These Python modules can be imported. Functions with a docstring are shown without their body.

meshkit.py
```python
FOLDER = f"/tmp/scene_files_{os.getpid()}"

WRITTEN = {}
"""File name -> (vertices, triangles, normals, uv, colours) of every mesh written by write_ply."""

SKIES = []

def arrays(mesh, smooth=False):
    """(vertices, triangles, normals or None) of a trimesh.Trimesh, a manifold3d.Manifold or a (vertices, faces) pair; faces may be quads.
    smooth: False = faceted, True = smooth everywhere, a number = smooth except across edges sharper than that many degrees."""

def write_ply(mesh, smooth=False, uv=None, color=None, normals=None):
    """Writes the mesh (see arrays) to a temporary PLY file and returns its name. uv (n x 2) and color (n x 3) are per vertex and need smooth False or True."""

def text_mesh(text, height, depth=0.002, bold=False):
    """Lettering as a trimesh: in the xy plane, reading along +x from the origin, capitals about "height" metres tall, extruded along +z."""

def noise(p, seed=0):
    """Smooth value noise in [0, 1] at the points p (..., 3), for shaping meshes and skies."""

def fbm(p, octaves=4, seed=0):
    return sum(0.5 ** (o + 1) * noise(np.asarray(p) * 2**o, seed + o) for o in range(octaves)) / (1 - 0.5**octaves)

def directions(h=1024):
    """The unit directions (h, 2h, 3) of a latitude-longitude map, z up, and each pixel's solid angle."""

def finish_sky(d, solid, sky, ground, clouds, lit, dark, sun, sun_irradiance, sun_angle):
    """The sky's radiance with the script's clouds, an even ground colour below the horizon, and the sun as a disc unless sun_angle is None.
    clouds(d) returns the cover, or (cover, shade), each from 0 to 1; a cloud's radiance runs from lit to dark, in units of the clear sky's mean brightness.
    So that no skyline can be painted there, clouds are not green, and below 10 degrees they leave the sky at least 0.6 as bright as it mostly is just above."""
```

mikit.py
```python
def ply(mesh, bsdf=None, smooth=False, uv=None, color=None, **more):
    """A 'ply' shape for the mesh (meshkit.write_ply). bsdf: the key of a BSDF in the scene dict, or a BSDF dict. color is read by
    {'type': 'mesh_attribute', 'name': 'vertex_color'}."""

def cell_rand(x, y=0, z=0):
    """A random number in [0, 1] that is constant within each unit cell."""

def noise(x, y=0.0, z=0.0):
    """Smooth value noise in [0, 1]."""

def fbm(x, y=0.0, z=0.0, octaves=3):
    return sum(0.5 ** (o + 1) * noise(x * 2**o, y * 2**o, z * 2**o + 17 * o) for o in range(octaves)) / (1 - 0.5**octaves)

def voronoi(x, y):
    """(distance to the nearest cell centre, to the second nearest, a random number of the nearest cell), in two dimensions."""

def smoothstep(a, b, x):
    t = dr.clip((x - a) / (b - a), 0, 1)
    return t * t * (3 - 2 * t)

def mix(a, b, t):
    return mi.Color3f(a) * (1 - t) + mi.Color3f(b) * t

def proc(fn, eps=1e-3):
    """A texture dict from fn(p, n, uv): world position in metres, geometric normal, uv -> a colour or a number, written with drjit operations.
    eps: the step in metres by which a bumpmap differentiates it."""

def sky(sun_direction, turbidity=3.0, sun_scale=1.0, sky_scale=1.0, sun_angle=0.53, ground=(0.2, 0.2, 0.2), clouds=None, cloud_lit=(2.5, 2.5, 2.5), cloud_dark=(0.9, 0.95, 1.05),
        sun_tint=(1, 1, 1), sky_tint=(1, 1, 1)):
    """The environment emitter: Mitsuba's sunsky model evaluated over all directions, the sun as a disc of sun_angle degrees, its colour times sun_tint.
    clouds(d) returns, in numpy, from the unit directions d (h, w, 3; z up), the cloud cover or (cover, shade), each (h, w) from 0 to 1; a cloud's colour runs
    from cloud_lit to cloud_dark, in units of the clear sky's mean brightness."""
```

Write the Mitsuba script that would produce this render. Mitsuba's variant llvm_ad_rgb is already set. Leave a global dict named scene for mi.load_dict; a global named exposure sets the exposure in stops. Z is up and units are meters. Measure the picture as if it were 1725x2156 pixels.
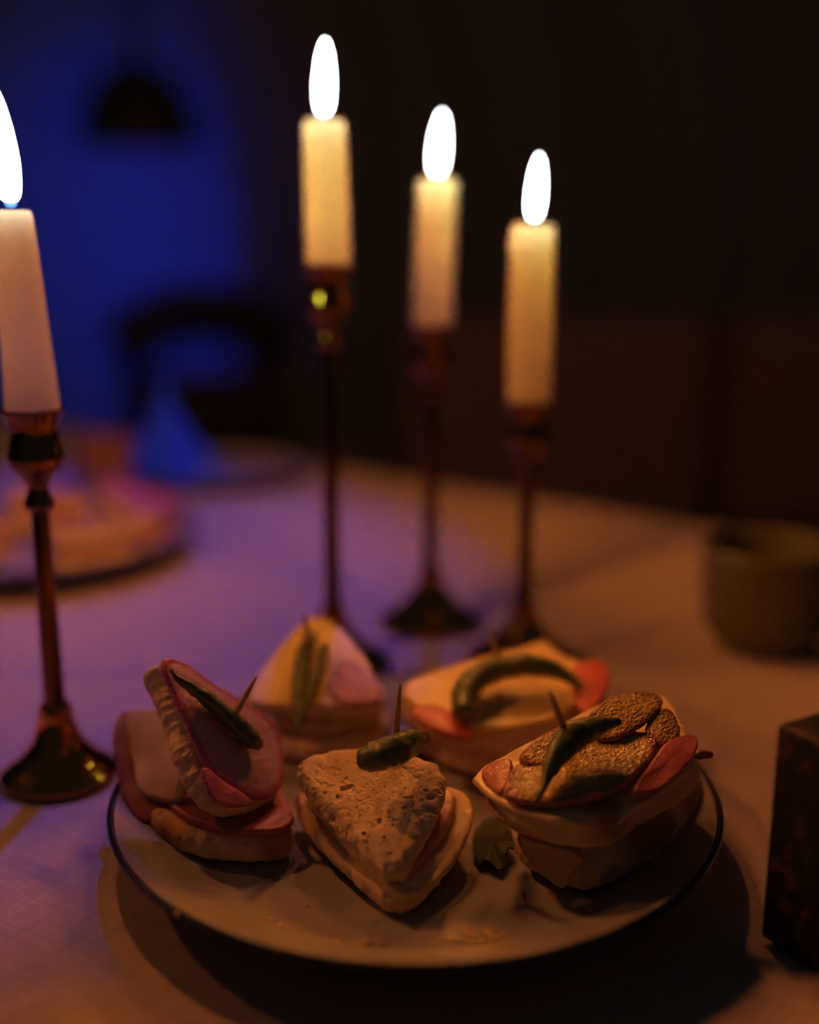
import math, numpy as np, trimesh, mitsuba as mi, mikit, meshkit, drjit as dr
from mikit import proc, noise, fbm, smoothstep, mix

T = mi.ScalarTransform4f
scene, labels = {}, {}

# ------------------------------------------------------------------ camera, light, exposure
exposure = 0.0
PITCH = math.radians(14.0)
EYE = [0.0, 0.0, 0.207]                       # table top is z = 0
scene['camera'] = {'type': 'thinlens', 'fov': 2 * math.degrees(math.atan(862.5 / 2515)), 'fov_axis': 'x',
                   'aperture_radius': 0.0088, 'focus_distance': 0.372, 'near_clip': 0.02, 'far_clip': 50.0,
                   'to_world': T().look_at(origin=EYE, target=[0, math.cos(PITCH), EYE[2] - math.sin(PITCH)], up=[0, 0, 1])}
FLAME = np.array([1.0, 0.31, 0.066]) * 600   # candle flames
FLAME_ROOT = [0.3, 0.7, 3.5]
BLUE = np.array([0.015, 0.06, 1.0])
BLUE_TABLE = BLUE * 33000                       # blue party lamp above the far side of the table
BLUE_WALL = BLUE * 930                        # blue lamp washing the back wall
scene['room_glow'] = {'type': 'constant', 'radiance': {'type': 'rgb', 'value': [0.0150, 0.0150, 0.0140]}}

# ------------------------------------------------------------------ helpers
def rgb(*c):
    return {'type': 'rgb', 'value': [float(x) for x in c]}

def mat(key, color, rough=0.6, spec=0.5, metal=0.0, **kw):
    d = {'type': 'principled', 'base_color': color if isinstance(color, dict) else rgb(*color), 'roughness': rough, 'specular': spec, 'metallic': metal, **kw}
    scene[key] = {'type': 'twosided', 'bsdf': d}

def add(key, mesh, bsdf, smooth=40, **kw):
    scene[key] = mikit.ply(mesh, bsdf, smooth=smooth, **kw)
    return key

def tag(key, label=None, cat=None, group=None, kind=None):
    d = {}
    for n, v in (('label', label), ('category', cat), ('group', group), ('kind', kind)):
        if v: d[n] = v
    labels[key] = d

def num(base, i):
    return base if i == 0 else f'{base}_{i:03d}'

def cat(*ms):
    return trimesh.util.concatenate(list(ms))

def box(x0, x1, y0, y1, z0, z1, r=0.0):
    if r <= 0:
        m = trimesh.creation.box([x1 - x0, y1 - y0, z1 - z0]); m.apply_translation([(x0 + x1) / 2, (y0 + y1) / 2, (z0 + z1) / 2]); return m
    import manifold3d as m3
    s = [m3.Manifold.sphere(r, 16).translate([x, y, z]) for x in (x0 + r, x1 - r) for y in (y0 + r, y1 - r) for z in (z0 + r, z1 - r)]
    h = m3.Manifold.batch_hull(s).to_mesh()
    return trimesh.Trimesh(h.vert_properties[:, :3], h.tri_verts, process=False)

def lathe(profile, n=64, jitter=None):
    """profile: (r, z) points from the axis round to the axis; closed when both ends lie on it."""
    p = np.array(profile, float)
    a = np.arange(n) * 2 * np.pi / n
    v, rows = [], []
    for r, z in p:
        if r < 1e-7:
            rows.append([len(v)] * n); v.append([0, 0, z])
        else:
            rows.append(list(range(len(v), len(v) + n)))
            v += [[r * math.cos(t), r * math.sin(t), z] for t in a]
    f = []
    for A, B in zip(rows[:-1], rows[1:]):
        for j in range(n):
            k = (j + 1) % n
            if A[j] != A[k]: f.append([A[j], A[k], B[k]])
            if B[j] != B[k]: f.append([A[j], B[k], B[j]])
    m = trimesh.Trimesh(np.array(v), np.array(f), process=False)
    if m.volume < 0: m.invert()
    return m

def curve(pts, n):
    """Catmull-Rom through the points."""
    p = np.array(pts, float)
    q = np.vstack([2 * p[0] - p[1], p, 2 * p[-1] - p[-2]])
    t = np.linspace(0, len(p) - 1 - 1e-9, n); i = t.astype(int); u = (t - i)[:, None]
    a, b, c, d = q[i], q[i + 1], q[i + 2], q[i + 3]
    return 0.5 * (2 * b + (c - a) * u + (2 * a - 5 * b + 4 * c - d) * u**2 + (3 * b - a - 3 * c + d) * u**3)

def smooth_profile(pts, n):
    return [tuple(x) for x in np.maximum(curve(pts, n), [0, -9])]

def tube(path, radii, sides=20, wob=0.0, seed=0):
    """closed tube with rounded ends along a 3D path."""
    p = np.asarray(path, float); r = np.asarray(radii, float); n = len(p)
    t = np.gradient(p, axis=0); t /= np.linalg.norm(t, axis=1, keepdims=True)
    a = np.cross(t[0], [0, 0, 1.0]); 
    if np.linalg.norm(a) < .1: a = np.cross(t[0], [1.0, 0, 0])
    fr = []
    for k in range(n):
        a = a - t[k] * (a @ t[k]); a /= np.linalg.norm(a); fr.append((a, np.cross(t[k], a)))
    ang = np.arange(sides) * 2 * np.pi / sides
    v = [p[0] - t[0] * r[0] * .6]; f = []
    for k in range(n):
        rr = r[k]
        if wob:
            rr = r[k] * (1 + wob * (np.array([meshkit.fbm(np.array([math.cos(x) * 1.3 + 9, math.sin(x) * 1.3 + 3, k * 12.0 / n + seed]), 3, seed) for x in ang]) - .5))
        else: rr = np.full(sides, rr)
        for j in range(sides):
            v.append(p[k] + rr[j] * (math.cos(ang[j]) * fr[k][0] + math.sin(ang[j]) * fr[k][1]))
    v.append(p[-1] + t[-1] * r[-1] * .6)
    for j in range(sides):
        k2 = (j + 1) % sides
        f.append([0, 1 + k2, 1 + j])
        for k in range(n - 1):
            A, B = 1 + k * sides, 1 + (k + 1) * sides
            f += [[A + j, A + k2, B + k2], [A + j, B + k2, B + j]]
        f.append([len(v) - 1, 1 + (n - 1) * sides + j, 1 + (n - 1) * sides + k2])
    m = trimesh.Trimesh(np.array(v), np.array(f), process=False)
    if m.volume < 0: m.invert()
    return m

def slab(ring, t, n=160, nr=26, edge=None, crown=0.0, up=None, rag=0.0, seed=0, round_it=2, wave=0.0):
    """A slice: its top face is bounded by the 3D ring, it is t thick, with rounded edges. Returns (mesh, edge weight per vertex)."""
    p = np.array(ring, float)
    q = p
    for _ in range(round_it):
        nx = np.roll(q, -1, axis=0); q = np.stack([.75 * q + .25 * nx, .25 * q + .75 * nx], 1).reshape(-1, 3)
    seg = np.linalg.norm(np.roll(q, -1, 0) - q, axis=1); s = np.concatenate([[0], np.cumsum(seg)])
    at = np.arange(n) / n * s[-1]; qq = np.vstack([q, q[:1]])
    B = np.stack([np.interp(at, s, qq[:, k]) for k in range(3)], 1)
    c = B.mean(0)
    if up is None:
        nv = np.linalg.svd(B - c)[2][2]; nv = nv if nv[2] > 0 else -nv
    else: nv = np.array(up, float) / np.linalg.norm(up)
    if np.cross(B - c, np.roll(B, -1, 0) - c).sum(0) @ nv < 0: B = B[::-1]
    L = np.linalg.norm(B - c, axis=1)
    if rag:
        g = meshkit.fbm(B / 0.006 + seed * 7.1, 3, seed) - .5
        g2 = meshkit.noise(B / 0.0013 + seed, seed + 5) - .5
        B = B + (B - c) / L[:, None] * (g * rag * 2 + g2 * rag * .5)[:, None]
    L = np.linalg.norm(B - c, axis=1)
    e = min(edge if edge else t * .45, t * .5)
    prof = [(k / nr, 0.0, 0.0, 0.0) for k in range(1, nr)]                    # (rho, inset, depth, edge weight)
    prof += [(1.0, e * (1 - math.sin(x)), e * (1 - math.cos(x)), math.sin(x)) for x in np.linspace(0, np.pi / 2, 9)]
    for y in np.linspace(e, t - e, max(2, int((t - 2 * e) / .00045) + 1))[1:-1]: prof.append((1.0, 0.0, y, 1.0))
    prof += [(1.0, e * (1 - math.cos(x)), t - e * (1 - math.sin(x)), math.cos(x)) for x in np.linspace(0, np.pi / 2, 9)]
    prof += [(k / 8, 0.0, t, 0.0) for k in range(7, 0, -1)]
    v, w = [c + nv * crown], [0.0]
    for rho, ins, d, ew in prof:
        k = rho * (1 - ins / L) if rho == 1.0 else np.full(n, rho) * (1 - e / L)
        v += list(c + (B - c) * np.asarray(k)[:, None] - nv * d + nv * crown * (1 - rho * rho) * (1 if d < t / 2 else .6)); w += [ew] * n
    v.append(c - nv * (t - crown * .6)); w.append(0.0)
    f = []; j = np.arange(n); k = (j + 1) % n; m = len(prof)
    f += [[0, 1 + a, 1 + b] for a, b in zip(j, k)]
    for i in range(m - 1):
        A, D2 = 1 + i * n, 1 + (i + 1) * n
        f += [[A + a, D2 + a, D2 + b] for a, b in zip(j, k)] + [[A + a, D2 + b, A + b] for a, b in zip(j, k)]
    f += [[len(v) - 1, 1 + (m - 1) * n + b, 1 + (m - 1) * n + a] for a, b in zip(j, k)]
    mesh = trimesh.Trimesh(np.array(v), np.array(f), process=False)
    if mesh.volume < 0: mesh.invert()
    if wave:
        mesh.vertices = mesh.vertices + nv * ((meshkit.fbm(mesh.vertices / 0.017 + seed * 3.3, 2, seed) - .5) * 2 * wave)[:, None]
    return mesh, np.array(w)

def normals(m):
    return meshkit.arrays(m, True)[2]

def displace(m, amount):
    m.vertices = m.vertices + normals(m) * amount[:, None]
    return m

def lerp(a, b, t):
    return np.asarray(a)[None] * (1 - t[:, None]) + np.asarray(b)[None] * t[:, None]

def sstep(a, b, x):
    t = np.clip((x - a) / (b - a), 0, 1); return t * t * (3 - 2 * t)

RINGS = {
    'front_top': [[-0.0395, 0.3573, 0.034], [-0.0284, 0.3606, 0.038], [-0.0144, 0.3606, 0.04], [-0.0004, 0.3552, 0.04], [0.0117, 0.3491, 0.0375], [0.0096, 0.3348, 0.033], [0.0028, 0.321, 0.027], [-0.0042, 0.3107, 0.0195], [-0.0174, 0.3226, 0.025], [-0.0298, 0.3381, 0.0305]],
    'front_bottom': [[-0.0406, 0.3732, 0.0175], [-0.0344, 0.3529, 0.0165], [-0.0176, 0.3254, 0.0155], [-0.0045, 0.3102, 0.0135], [0.006, 0.3187, 0.015], [0.0186, 0.3458, 0.0165], [0.0145, 0.3604, 0.018], [-0.0052, 0.3637, 0.018], [-0.0255, 0.3604, 0.018]],
    'front_cheese': [[-0.0393, 0.3705, 0.0215], [-0.024, 0.337, 0.0205], [-0.0088, 0.3162, 0.0165], [-0.0015, 0.3102, 0.0135], [0.0089, 0.3221, 0.013], [0.0187, 0.3383, 0.0165], [0.0217, 0.3537, 0.0215], [0.0145, 0.3601, 0.025], [-0.013, 0.3635, 0.025]],
    'front_ham': [[-0.0385, 0.369, 0.024], [-0.0241, 0.3378, 0.0225], [-0.0103, 0.3211, 0.018], [-0.0038, 0.3148, 0.0155], [0.0054, 0.3263, 0.0185], [0.0166, 0.348, 0.0245], [0.0121, 0.3598, 0.026], [-0.0129, 0.3615, 0.026]],
    'right_bottom': [[0.033, 0.339, 0.023], [0.0361, 0.3319, 0.023], [0.0448, 0.3257, 0.022], [0.0541, 0.3207, 0.022], [0.0678, 0.33, 0.022], [0.088, 0.3492, 0.023], [0.1011, 0.3708, 0.024], [0.0977, 0.393, 0.025], [0.0655, 0.393, 0.025], [0.0408, 0.3655, 0.024]],
    'right_top': [[0.0208, 0.3421, 0.037], [0.0279, 0.3235, 0.037], [0.0409, 0.3143, 0.037], [0.0566, 0.3131, 0.036], [0.0681, 0.3235, 0.037], [0.0896, 0.3393, 0.04], [0.0916, 0.3478, 0.044], [0.087, 0.3795, 0.047], [0.0688, 0.3775, 0.047], [0.0408, 0.3545, 0.042]],
    'right_cheese': [[0.018, 0.3391, 0.0385], [0.0225, 0.3287, 0.0385], [0.0276, 0.3207, 0.0382], [0.0393, 0.3125, 0.038], [0.0505, 0.3132, 0.0355], [0.0591, 0.3171, 0.0315], [0.0636, 0.3178, 0.0365], [0.0757, 0.3239, 0.041], [0.0883, 0.3377, 0.0435], [0.0889, 0.3664, 0.0475], [0.0853, 0.3798, 0.0495], [0.0666, 0.3744, 0.0495], [0.039, 0.3516, 0.0445]],
    'right_round': [[0.027, 0.3184, 0.0415], [0.0284, 0.3276, 0.043], [0.0331, 0.3363, 0.0445], [0.0425, 0.3431, 0.0465], [0.0533, 0.3468, 0.048], [0.0655, 0.3489, 0.049], [0.0789, 0.3482, 0.049], [0.0742, 0.3353, 0.047], [0.0656, 0.3236, 0.045], [0.0548, 0.3167, 0.043], [0.0409, 0.3154, 0.0413]],
    'right_back_round': [[0.0535, 0.3466, 0.0505], [0.0578, 0.3533, 0.054], [0.0656, 0.3601, 0.0565], [0.0753, 0.3629, 0.057], [0.0826, 0.3621, 0.056], [0.0814, 0.3559, 0.0545], [0.0726, 0.3473, 0.051], [0.0612, 0.3405, 0.049]],
    'right_mid_round': [[0.0322, 0.3352, 0.0455], [0.038, 0.3433, 0.048], [0.0463, 0.3513, 0.05], [0.0567, 0.3561, 0.0515], [0.0637, 0.352, 0.0505], [0.0632, 0.3433, 0.048], [0.049, 0.3364, 0.0465], [0.0385, 0.3324, 0.0445]],
    'right_far_round': [[0.0727, 0.3471, 0.0495], [0.0796, 0.3564, 0.0535], [0.0849, 0.3575, 0.053], [0.0865, 0.3475, 0.0485], [0.0789, 0.3408, 0.0468]],
    'right_ham_left': [[0.0202, 0.3389, 0.0402], [0.0293, 0.3434, 0.0435], [0.0326, 0.3393, 0.0435], [0.0282, 0.3248, 0.0405], [0.0258, 0.3253, 0.0398]],
    'right_ham': [[0.0638, 0.3169, 0.0435], [0.0704, 0.3267, 0.0465], [0.079, 0.3416, 0.0485], [0.0862, 0.3475, 0.0485], [0.0916, 0.3497, 0.0475], [0.0896, 0.3408, 0.046], [0.0795, 0.3256, 0.044], [0.0706, 0.3195, 0.0425]],
    'right_drape': [[0.0332, 0.3292, 0.0245], [0.0383, 0.3255, 0.0245], [0.0471, 0.3219, 0.0245], [0.0533, 0.3194, 0.0215], [0.0495, 0.3203, 0.0185], [0.0475, 0.3214, 0.0105], [0.0436, 0.3245, 0.0115], [0.0369, 0.3266, 0.0175]],
    'right_scrap': [[0.0893, 0.3499, 0.043], [0.0955, 0.3485, 0.043], [0.0961, 0.3458, 0.043], [0.0952, 0.3458, 0.042], [0.0889, 0.3445, 0.042]],
    'left_top': [[-0.0808, 0.3609, 0.0686], [-0.0755, 0.3664, 0.0655], [-0.0686, 0.3693, 0.0589], [-0.0579, 0.3742, 0.0489], [-0.0483, 0.3788, 0.04], [-0.0434, 0.3759, 0.0326], [-0.0412, 0.3681, 0.0253], [-0.0417, 0.3586, 0.0203], [-0.0483, 0.3483, 0.0223], [-0.058, 0.3385, 0.0282], [-0.0637, 0.3408, 0.0364], [-0.068, 0.3443, 0.0435], [-0.0723, 0.3517, 0.0531], [-0.0777, 0.359, 0.0638]],
    'left_ham': [[-0.08, 0.3588, 0.0701], [-0.0744, 0.3647, 0.0668], [-0.0674, 0.3672, 0.0599], [-0.0567, 0.3723, 0.0501], [-0.0475, 0.3768, 0.0416], [-0.0427, 0.3736, 0.034], [-0.041, 0.3649, 0.0269], [-0.0423, 0.3561, 0.0233], [-0.0488, 0.3466, 0.0255], [-0.0573, 0.343, 0.0336], [-0.0641, 0.3429, 0.0418], [-0.0689, 0.3467, 0.0497], [-0.0736, 0.3521, 0.0586]],
    'left_flap': [[-0.0641, 0.339, 0.0429], [-0.058, 0.3406, 0.0365], [-0.0477, 0.3445, 0.0263], [-0.0533, 0.3369, 0.0287], [-0.0591, 0.3322, 0.0328], [-0.0625, 0.3342, 0.0381]],
    'left_cheese': [[-0.0995, 0.3852, 0.0404], [-0.0923, 0.3841, 0.0419], [-0.0831, 0.3808, 0.0423], [-0.0769, 0.3702, 0.0355], [-0.0731, 0.3576, 0.0262], [-0.073, 0.3526, 0.0221], [-0.0826, 0.3556, 0.0213], [-0.0895, 0.359, 0.0218], [-0.0938, 0.3693, 0.0291]],
    'left_salami': [[-0.1032, 0.3822, 0.0326], [-0.1016, 0.3878, 0.0378], [-0.0987, 0.3884, 0.0393], [-0.093, 0.3775, 0.0322], [-0.0893, 0.366, 0.0237], [-0.0736, 0.3557, 0.0204], [-0.0802, 0.3542, 0.017], [-0.0871, 0.3531, 0.0137], [-0.0945, 0.3609, 0.0177], [-0.1001, 0.3714, 0.0246]],
    'left_bottom': [[-0.088, 0.3584, 0.019], [-0.0777, 0.3461, 0.018], [-0.0618, 0.3407, 0.0165], [-0.0453, 0.3407, 0.016], [-0.036, 0.3451, 0.016], [-0.0397, 0.3599, 0.0165], [-0.0496, 0.3775, 0.018], [-0.078, 0.3902, 0.019]],
    'left_mid': [[-0.0842, 0.3636, 0.0215], [-0.0735, 0.3486, 0.0205], [-0.0586, 0.3403, 0.0195], [-0.0438, 0.3412, 0.0185], [-0.0374, 0.3452, 0.0185], [-0.0375, 0.3536, 0.019], [-0.0458, 0.3735, 0.02], [-0.0741, 0.3877, 0.022]],
    'back_top': [[-0.0445, 0.4522, 0.0473], [-0.0403, 0.4571, 0.05], [-0.0329, 0.4556, 0.0497], [-0.0239, 0.4458, 0.0452], [-0.0141, 0.4308, 0.0381], [-0.0075, 0.4158, 0.0308], [-0.0163, 0.4129, 0.0288], [-0.0304, 0.4125, 0.0278], [-0.0465, 0.4143, 0.0278], [-0.0629, 0.4177, 0.0286], [-0.0604, 0.4273, 0.0337], [-0.0526, 0.4409, 0.0411]],
    'back_cheese': [[-0.0453, 0.4487, 0.0477], [-0.0404, 0.4544, 0.0509], [-0.0324, 0.4532, 0.0508], [-0.0228, 0.4427, 0.0459], [-0.015, 0.4295, 0.0396], [-0.01, 0.4153, 0.0327], [-0.0233, 0.4125, 0.0305], [-0.0428, 0.4129, 0.0295], [-0.0608, 0.416, 0.0301], [-0.0592, 0.4258, 0.0352], [-0.0522, 0.4379, 0.0418]],
    'back_ham': [[-0.031, 0.4242, 0.0378], [-0.026, 0.4314, 0.0418], [-0.0167, 0.4276, 0.0403], [-0.0097, 0.4167, 0.0352], [-0.0118, 0.4111, 0.0322], [-0.0233, 0.4114, 0.0317], [-0.0297, 0.4158, 0.0336]],
    'back_mid': [[-0.054, 0.4171, 0.0235], [-0.0376, 0.4127, 0.022], [-0.0218, 0.4161, 0.022], [-0.0081, 0.426, 0.0235], [-0.0137, 0.4437, 0.026], [-0.0349, 0.4513, 0.027], [-0.0533, 0.4437, 0.026]],
    'back_bottom': [[-0.0576, 0.423, 0.017], [-0.0429, 0.4114, 0.0165], [-0.0252, 0.4112, 0.016], [-0.0086, 0.4241, 0.0165], [-0.0062, 0.4483, 0.018], [-0.0358, 0.4609, 0.019], [-0.0565, 0.4532, 0.018]],
    'far_top': [[-0.0055, 0.4246, 0.0334], [0.0032, 0.431, 0.0347], [0.0162, 0.4375, 0.0361], [0.0334, 0.4449, 0.0376], [0.0509, 0.4511, 0.0389], [0.064, 0.4422, 0.037], [0.0728, 0.4382, 0.0362], [0.0666, 0.416, 0.0316], [0.0564, 0.4019, 0.0287], [0.0402, 0.3943, 0.0271], [0.0233, 0.3943, 0.0271], [0.0073, 0.4036, 0.0291], [-0.0022, 0.413, 0.031]],
    'far_cheese': [[-0.004, 0.4219, 0.0349], [0.0142, 0.4341, 0.0374], [0.0332, 0.4435, 0.0393], [0.0488, 0.4497, 0.0406], [0.055, 0.4542, 0.0415], [0.058, 0.4441, 0.0395], [0.0696, 0.4354, 0.0377], [0.0654, 0.4158, 0.0336], [0.0546, 0.4016, 0.0307], [0.0369, 0.3959, 0.0295], [0.0233, 0.394, 0.0291], [0.0065, 0.4039, 0.0312], [-0.0008, 0.4128, 0.033]],
    'far_ham_left': [[-0.0013, 0.4028, 0.0335], [0.0065, 0.4057, 0.0341], [0.0142, 0.4037, 0.0337], [0.0207, 0.3943, 0.0317], [0.0233, 0.386, 0.03], [0.0162, 0.3866, 0.0301], [0.0063, 0.392, 0.0313]],
    'far_ham': [[0.0612, 0.4281, 0.0397], [0.0692, 0.434, 0.0409], [0.0753, 0.4314, 0.0404], [0.076, 0.4208, 0.0382], [0.0707, 0.4071, 0.0354], [0.0628, 0.3969, 0.0333], [0.06, 0.4071, 0.0354]],
    'far_bottom': [[-0.0014, 0.4274, 0.018], [0.0101, 0.4082, 0.017], [0.0237, 0.3985, 0.0165], [0.0444, 0.3993, 0.0165], [0.0612, 0.4092, 0.0175], [0.0716, 0.4319, 0.019], [0.0654, 0.456, 0.021], [0.0266, 0.456, 0.021], [0.0033, 0.4436, 0.02]],
    'pepper_front': [[-0.0142, 0.3379, 0.0445], [-0.0113, 0.3361, 0.046], [-0.0055, 0.3369, 0.0475], [-0.0004, 0.3434, 0.047], [0.0045, 0.3526, 0.045]],
    'pepper_right': [[0.0368, 0.3121, 0.0445], [0.0399, 0.32, 0.0465], [0.0426, 0.3243, 0.05], [0.0465, 0.3295, 0.0535], [0.0519, 0.3332, 0.0555], [0.0582, 0.3369, 0.056], [0.0643, 0.3389, 0.0565]],
    'pepper_left': [[-0.0752, 0.3532, 0.0677], [-0.0734, 0.3525, 0.0652], [-0.0683, 0.3547, 0.0604], [-0.0621, 0.3565, 0.0539], [-0.0556, 0.3575, 0.0467], [-0.0512, 0.3581, 0.0418], [-0.0486, 0.3588, 0.0391]],
    'pepper_back': [[-0.038, 0.4375, 0.0482], [-0.0402, 0.4278, 0.0431], [-0.0408, 0.4183, 0.0383], [-0.0408, 0.4081, 0.0331], [-0.0408, 0.3983, 0.0281]],
    'pepper_back_b': [[-0.0325, 0.4323, 0.0459], [-0.0344, 0.4221, 0.0406], [-0.0365, 0.4129, 0.0358], [-0.0388, 0.4041, 0.0311], [-0.0405, 0.3955, 0.0266]],
    'pepper_far': [[0.0188, 0.3911, 0.036], [0.0197, 0.4009, 0.038], [0.024, 0.4106, 0.041], [0.0321, 0.4156, 0.0435], [0.0418, 0.4159, 0.0445], [0.0507, 0.4166, 0.0435], [0.0585, 0.4143, 0.041], [0.0631, 0.4094, 0.0385]],
    'pick_front': [[-0.0028, 0.3359, 0.07], [-0.0049, 0.3517, 0.04]],
    'pick_right': [[0.0395, 0.3143, 0.0765], [0.0503, 0.3442, 0.046]],
    'pick_left': [[-0.0491, 0.3596, 0.0629], [-0.0587, 0.3636, 0.0453]],
    'pick_back': [[-0.0389, 0.418, 0.0646], [-0.0382, 0.4354, 0.0402]],
    'pick_far': [[0.0297, 0.4152, 0.06], [0.0347, 0.4327, 0.036]],
}

# ------------------------------------------------------------------ materials
mat('brass', (0.50, 0.22, 0.06), rough=0.08, metal=1.0)
mat('brass_socket_dim', (0.26, 0.12, 0.038), rough=0.08, metal=1.0)  # same brass darkened, so the lit cloth mirrors dimly in it
mat('brass_stem_dim', (0.15, 0.070, 0.024), rough=0.12, metal=1.0)  # darkest copy of the brass, dim reflections put into the colour
mat('glazed_white', (0.22, 0.205, 0.20), rough=0.10, spec=0.5)
mat('navy_glaze', (0.006, 0.008, 0.022), rough=0.2)
VC = {'type': 'mesh_attribute', 'name': 'vertex_color'}
mat('bread', VC, rough=0.9, spec=0.15)
mat('cheese', VC, rough=0.36, spec=0.5)
mat('cured_meat', VC, rough=0.27, spec=0.9)
mat('ham', VC, rough=0.33, spec=0.45)
mat('pepper_skin', VC, rough=0.34, spec=0.55)
mat('leaf', (0.024, 0.028, 0.01), rough=0.7, spec=0.2)
mat('pick_wood', (0.42, 0.27, 0.14), rough=0.7)
mat('crumb_bread', (0.55, 0.36, 0.18), rough=0.8)
mat('oil', (0.42, 0.31, 0.14), rough=0.2, spec=1.0)  # lightened to gold, the candlelight on the drops put into the colour
scene['wax'] = {'type': 'principledthin', 'base_color': rgb(0.995, 0.93, 0.66), 'roughness': 0.45, 'diff_trans': 1.7, 'spec_trans': 0.0, 'eta': 1.4}
mat('wick', (0.02, 0.015, 0.012), rough=0.9)
scene['flame_black'] = {'type': 'diffuse', 'reflectance': rgb(0, 0, 0)}
scene['napkin_paper'] = {'type': 'principledthin', 'base_color': rgb(0.05, 0.20, 0.98), 'roughness': 0.8, 'diff_trans': 1.15, 'spec_trans': 0.0, 'eta': 1.3}
mat('velvet', (0.20, 0.22, 0.22), rough=0.95, spec=0.05)
mat('red_fabric', (0.21, 0.13, 0.14), rough=0.9, spec=0.1)
mat('shadow_fabric', (0.02, 0.018, 0.018), rough=0.95, spec=0.05)  # seat cushions: the shadow on the seat put into the colour
mat('dark_wood', (0.035, 0.024, 0.018), rough=0.5)
mat('lamp_metal', (0.02, 0.02, 0.022), rough=0.5)
mat('olive_glaze', (0.09, 0.075, 0.032), rough=0.22, spec=0.5)
mat('brown_glaze', (0.20, 0.09, 0.04), rough=0.3, spec=0.5)
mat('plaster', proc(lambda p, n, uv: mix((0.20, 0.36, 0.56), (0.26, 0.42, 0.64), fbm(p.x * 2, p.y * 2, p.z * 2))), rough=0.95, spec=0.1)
mat('floor_wood', proc(lambda p, n, uv: mix((0.10, 0.06, 0.035), (0.16, 0.10, 0.06), fbm(p.x * 30, p.y * 2, 0))), rough=0.5)

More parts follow.
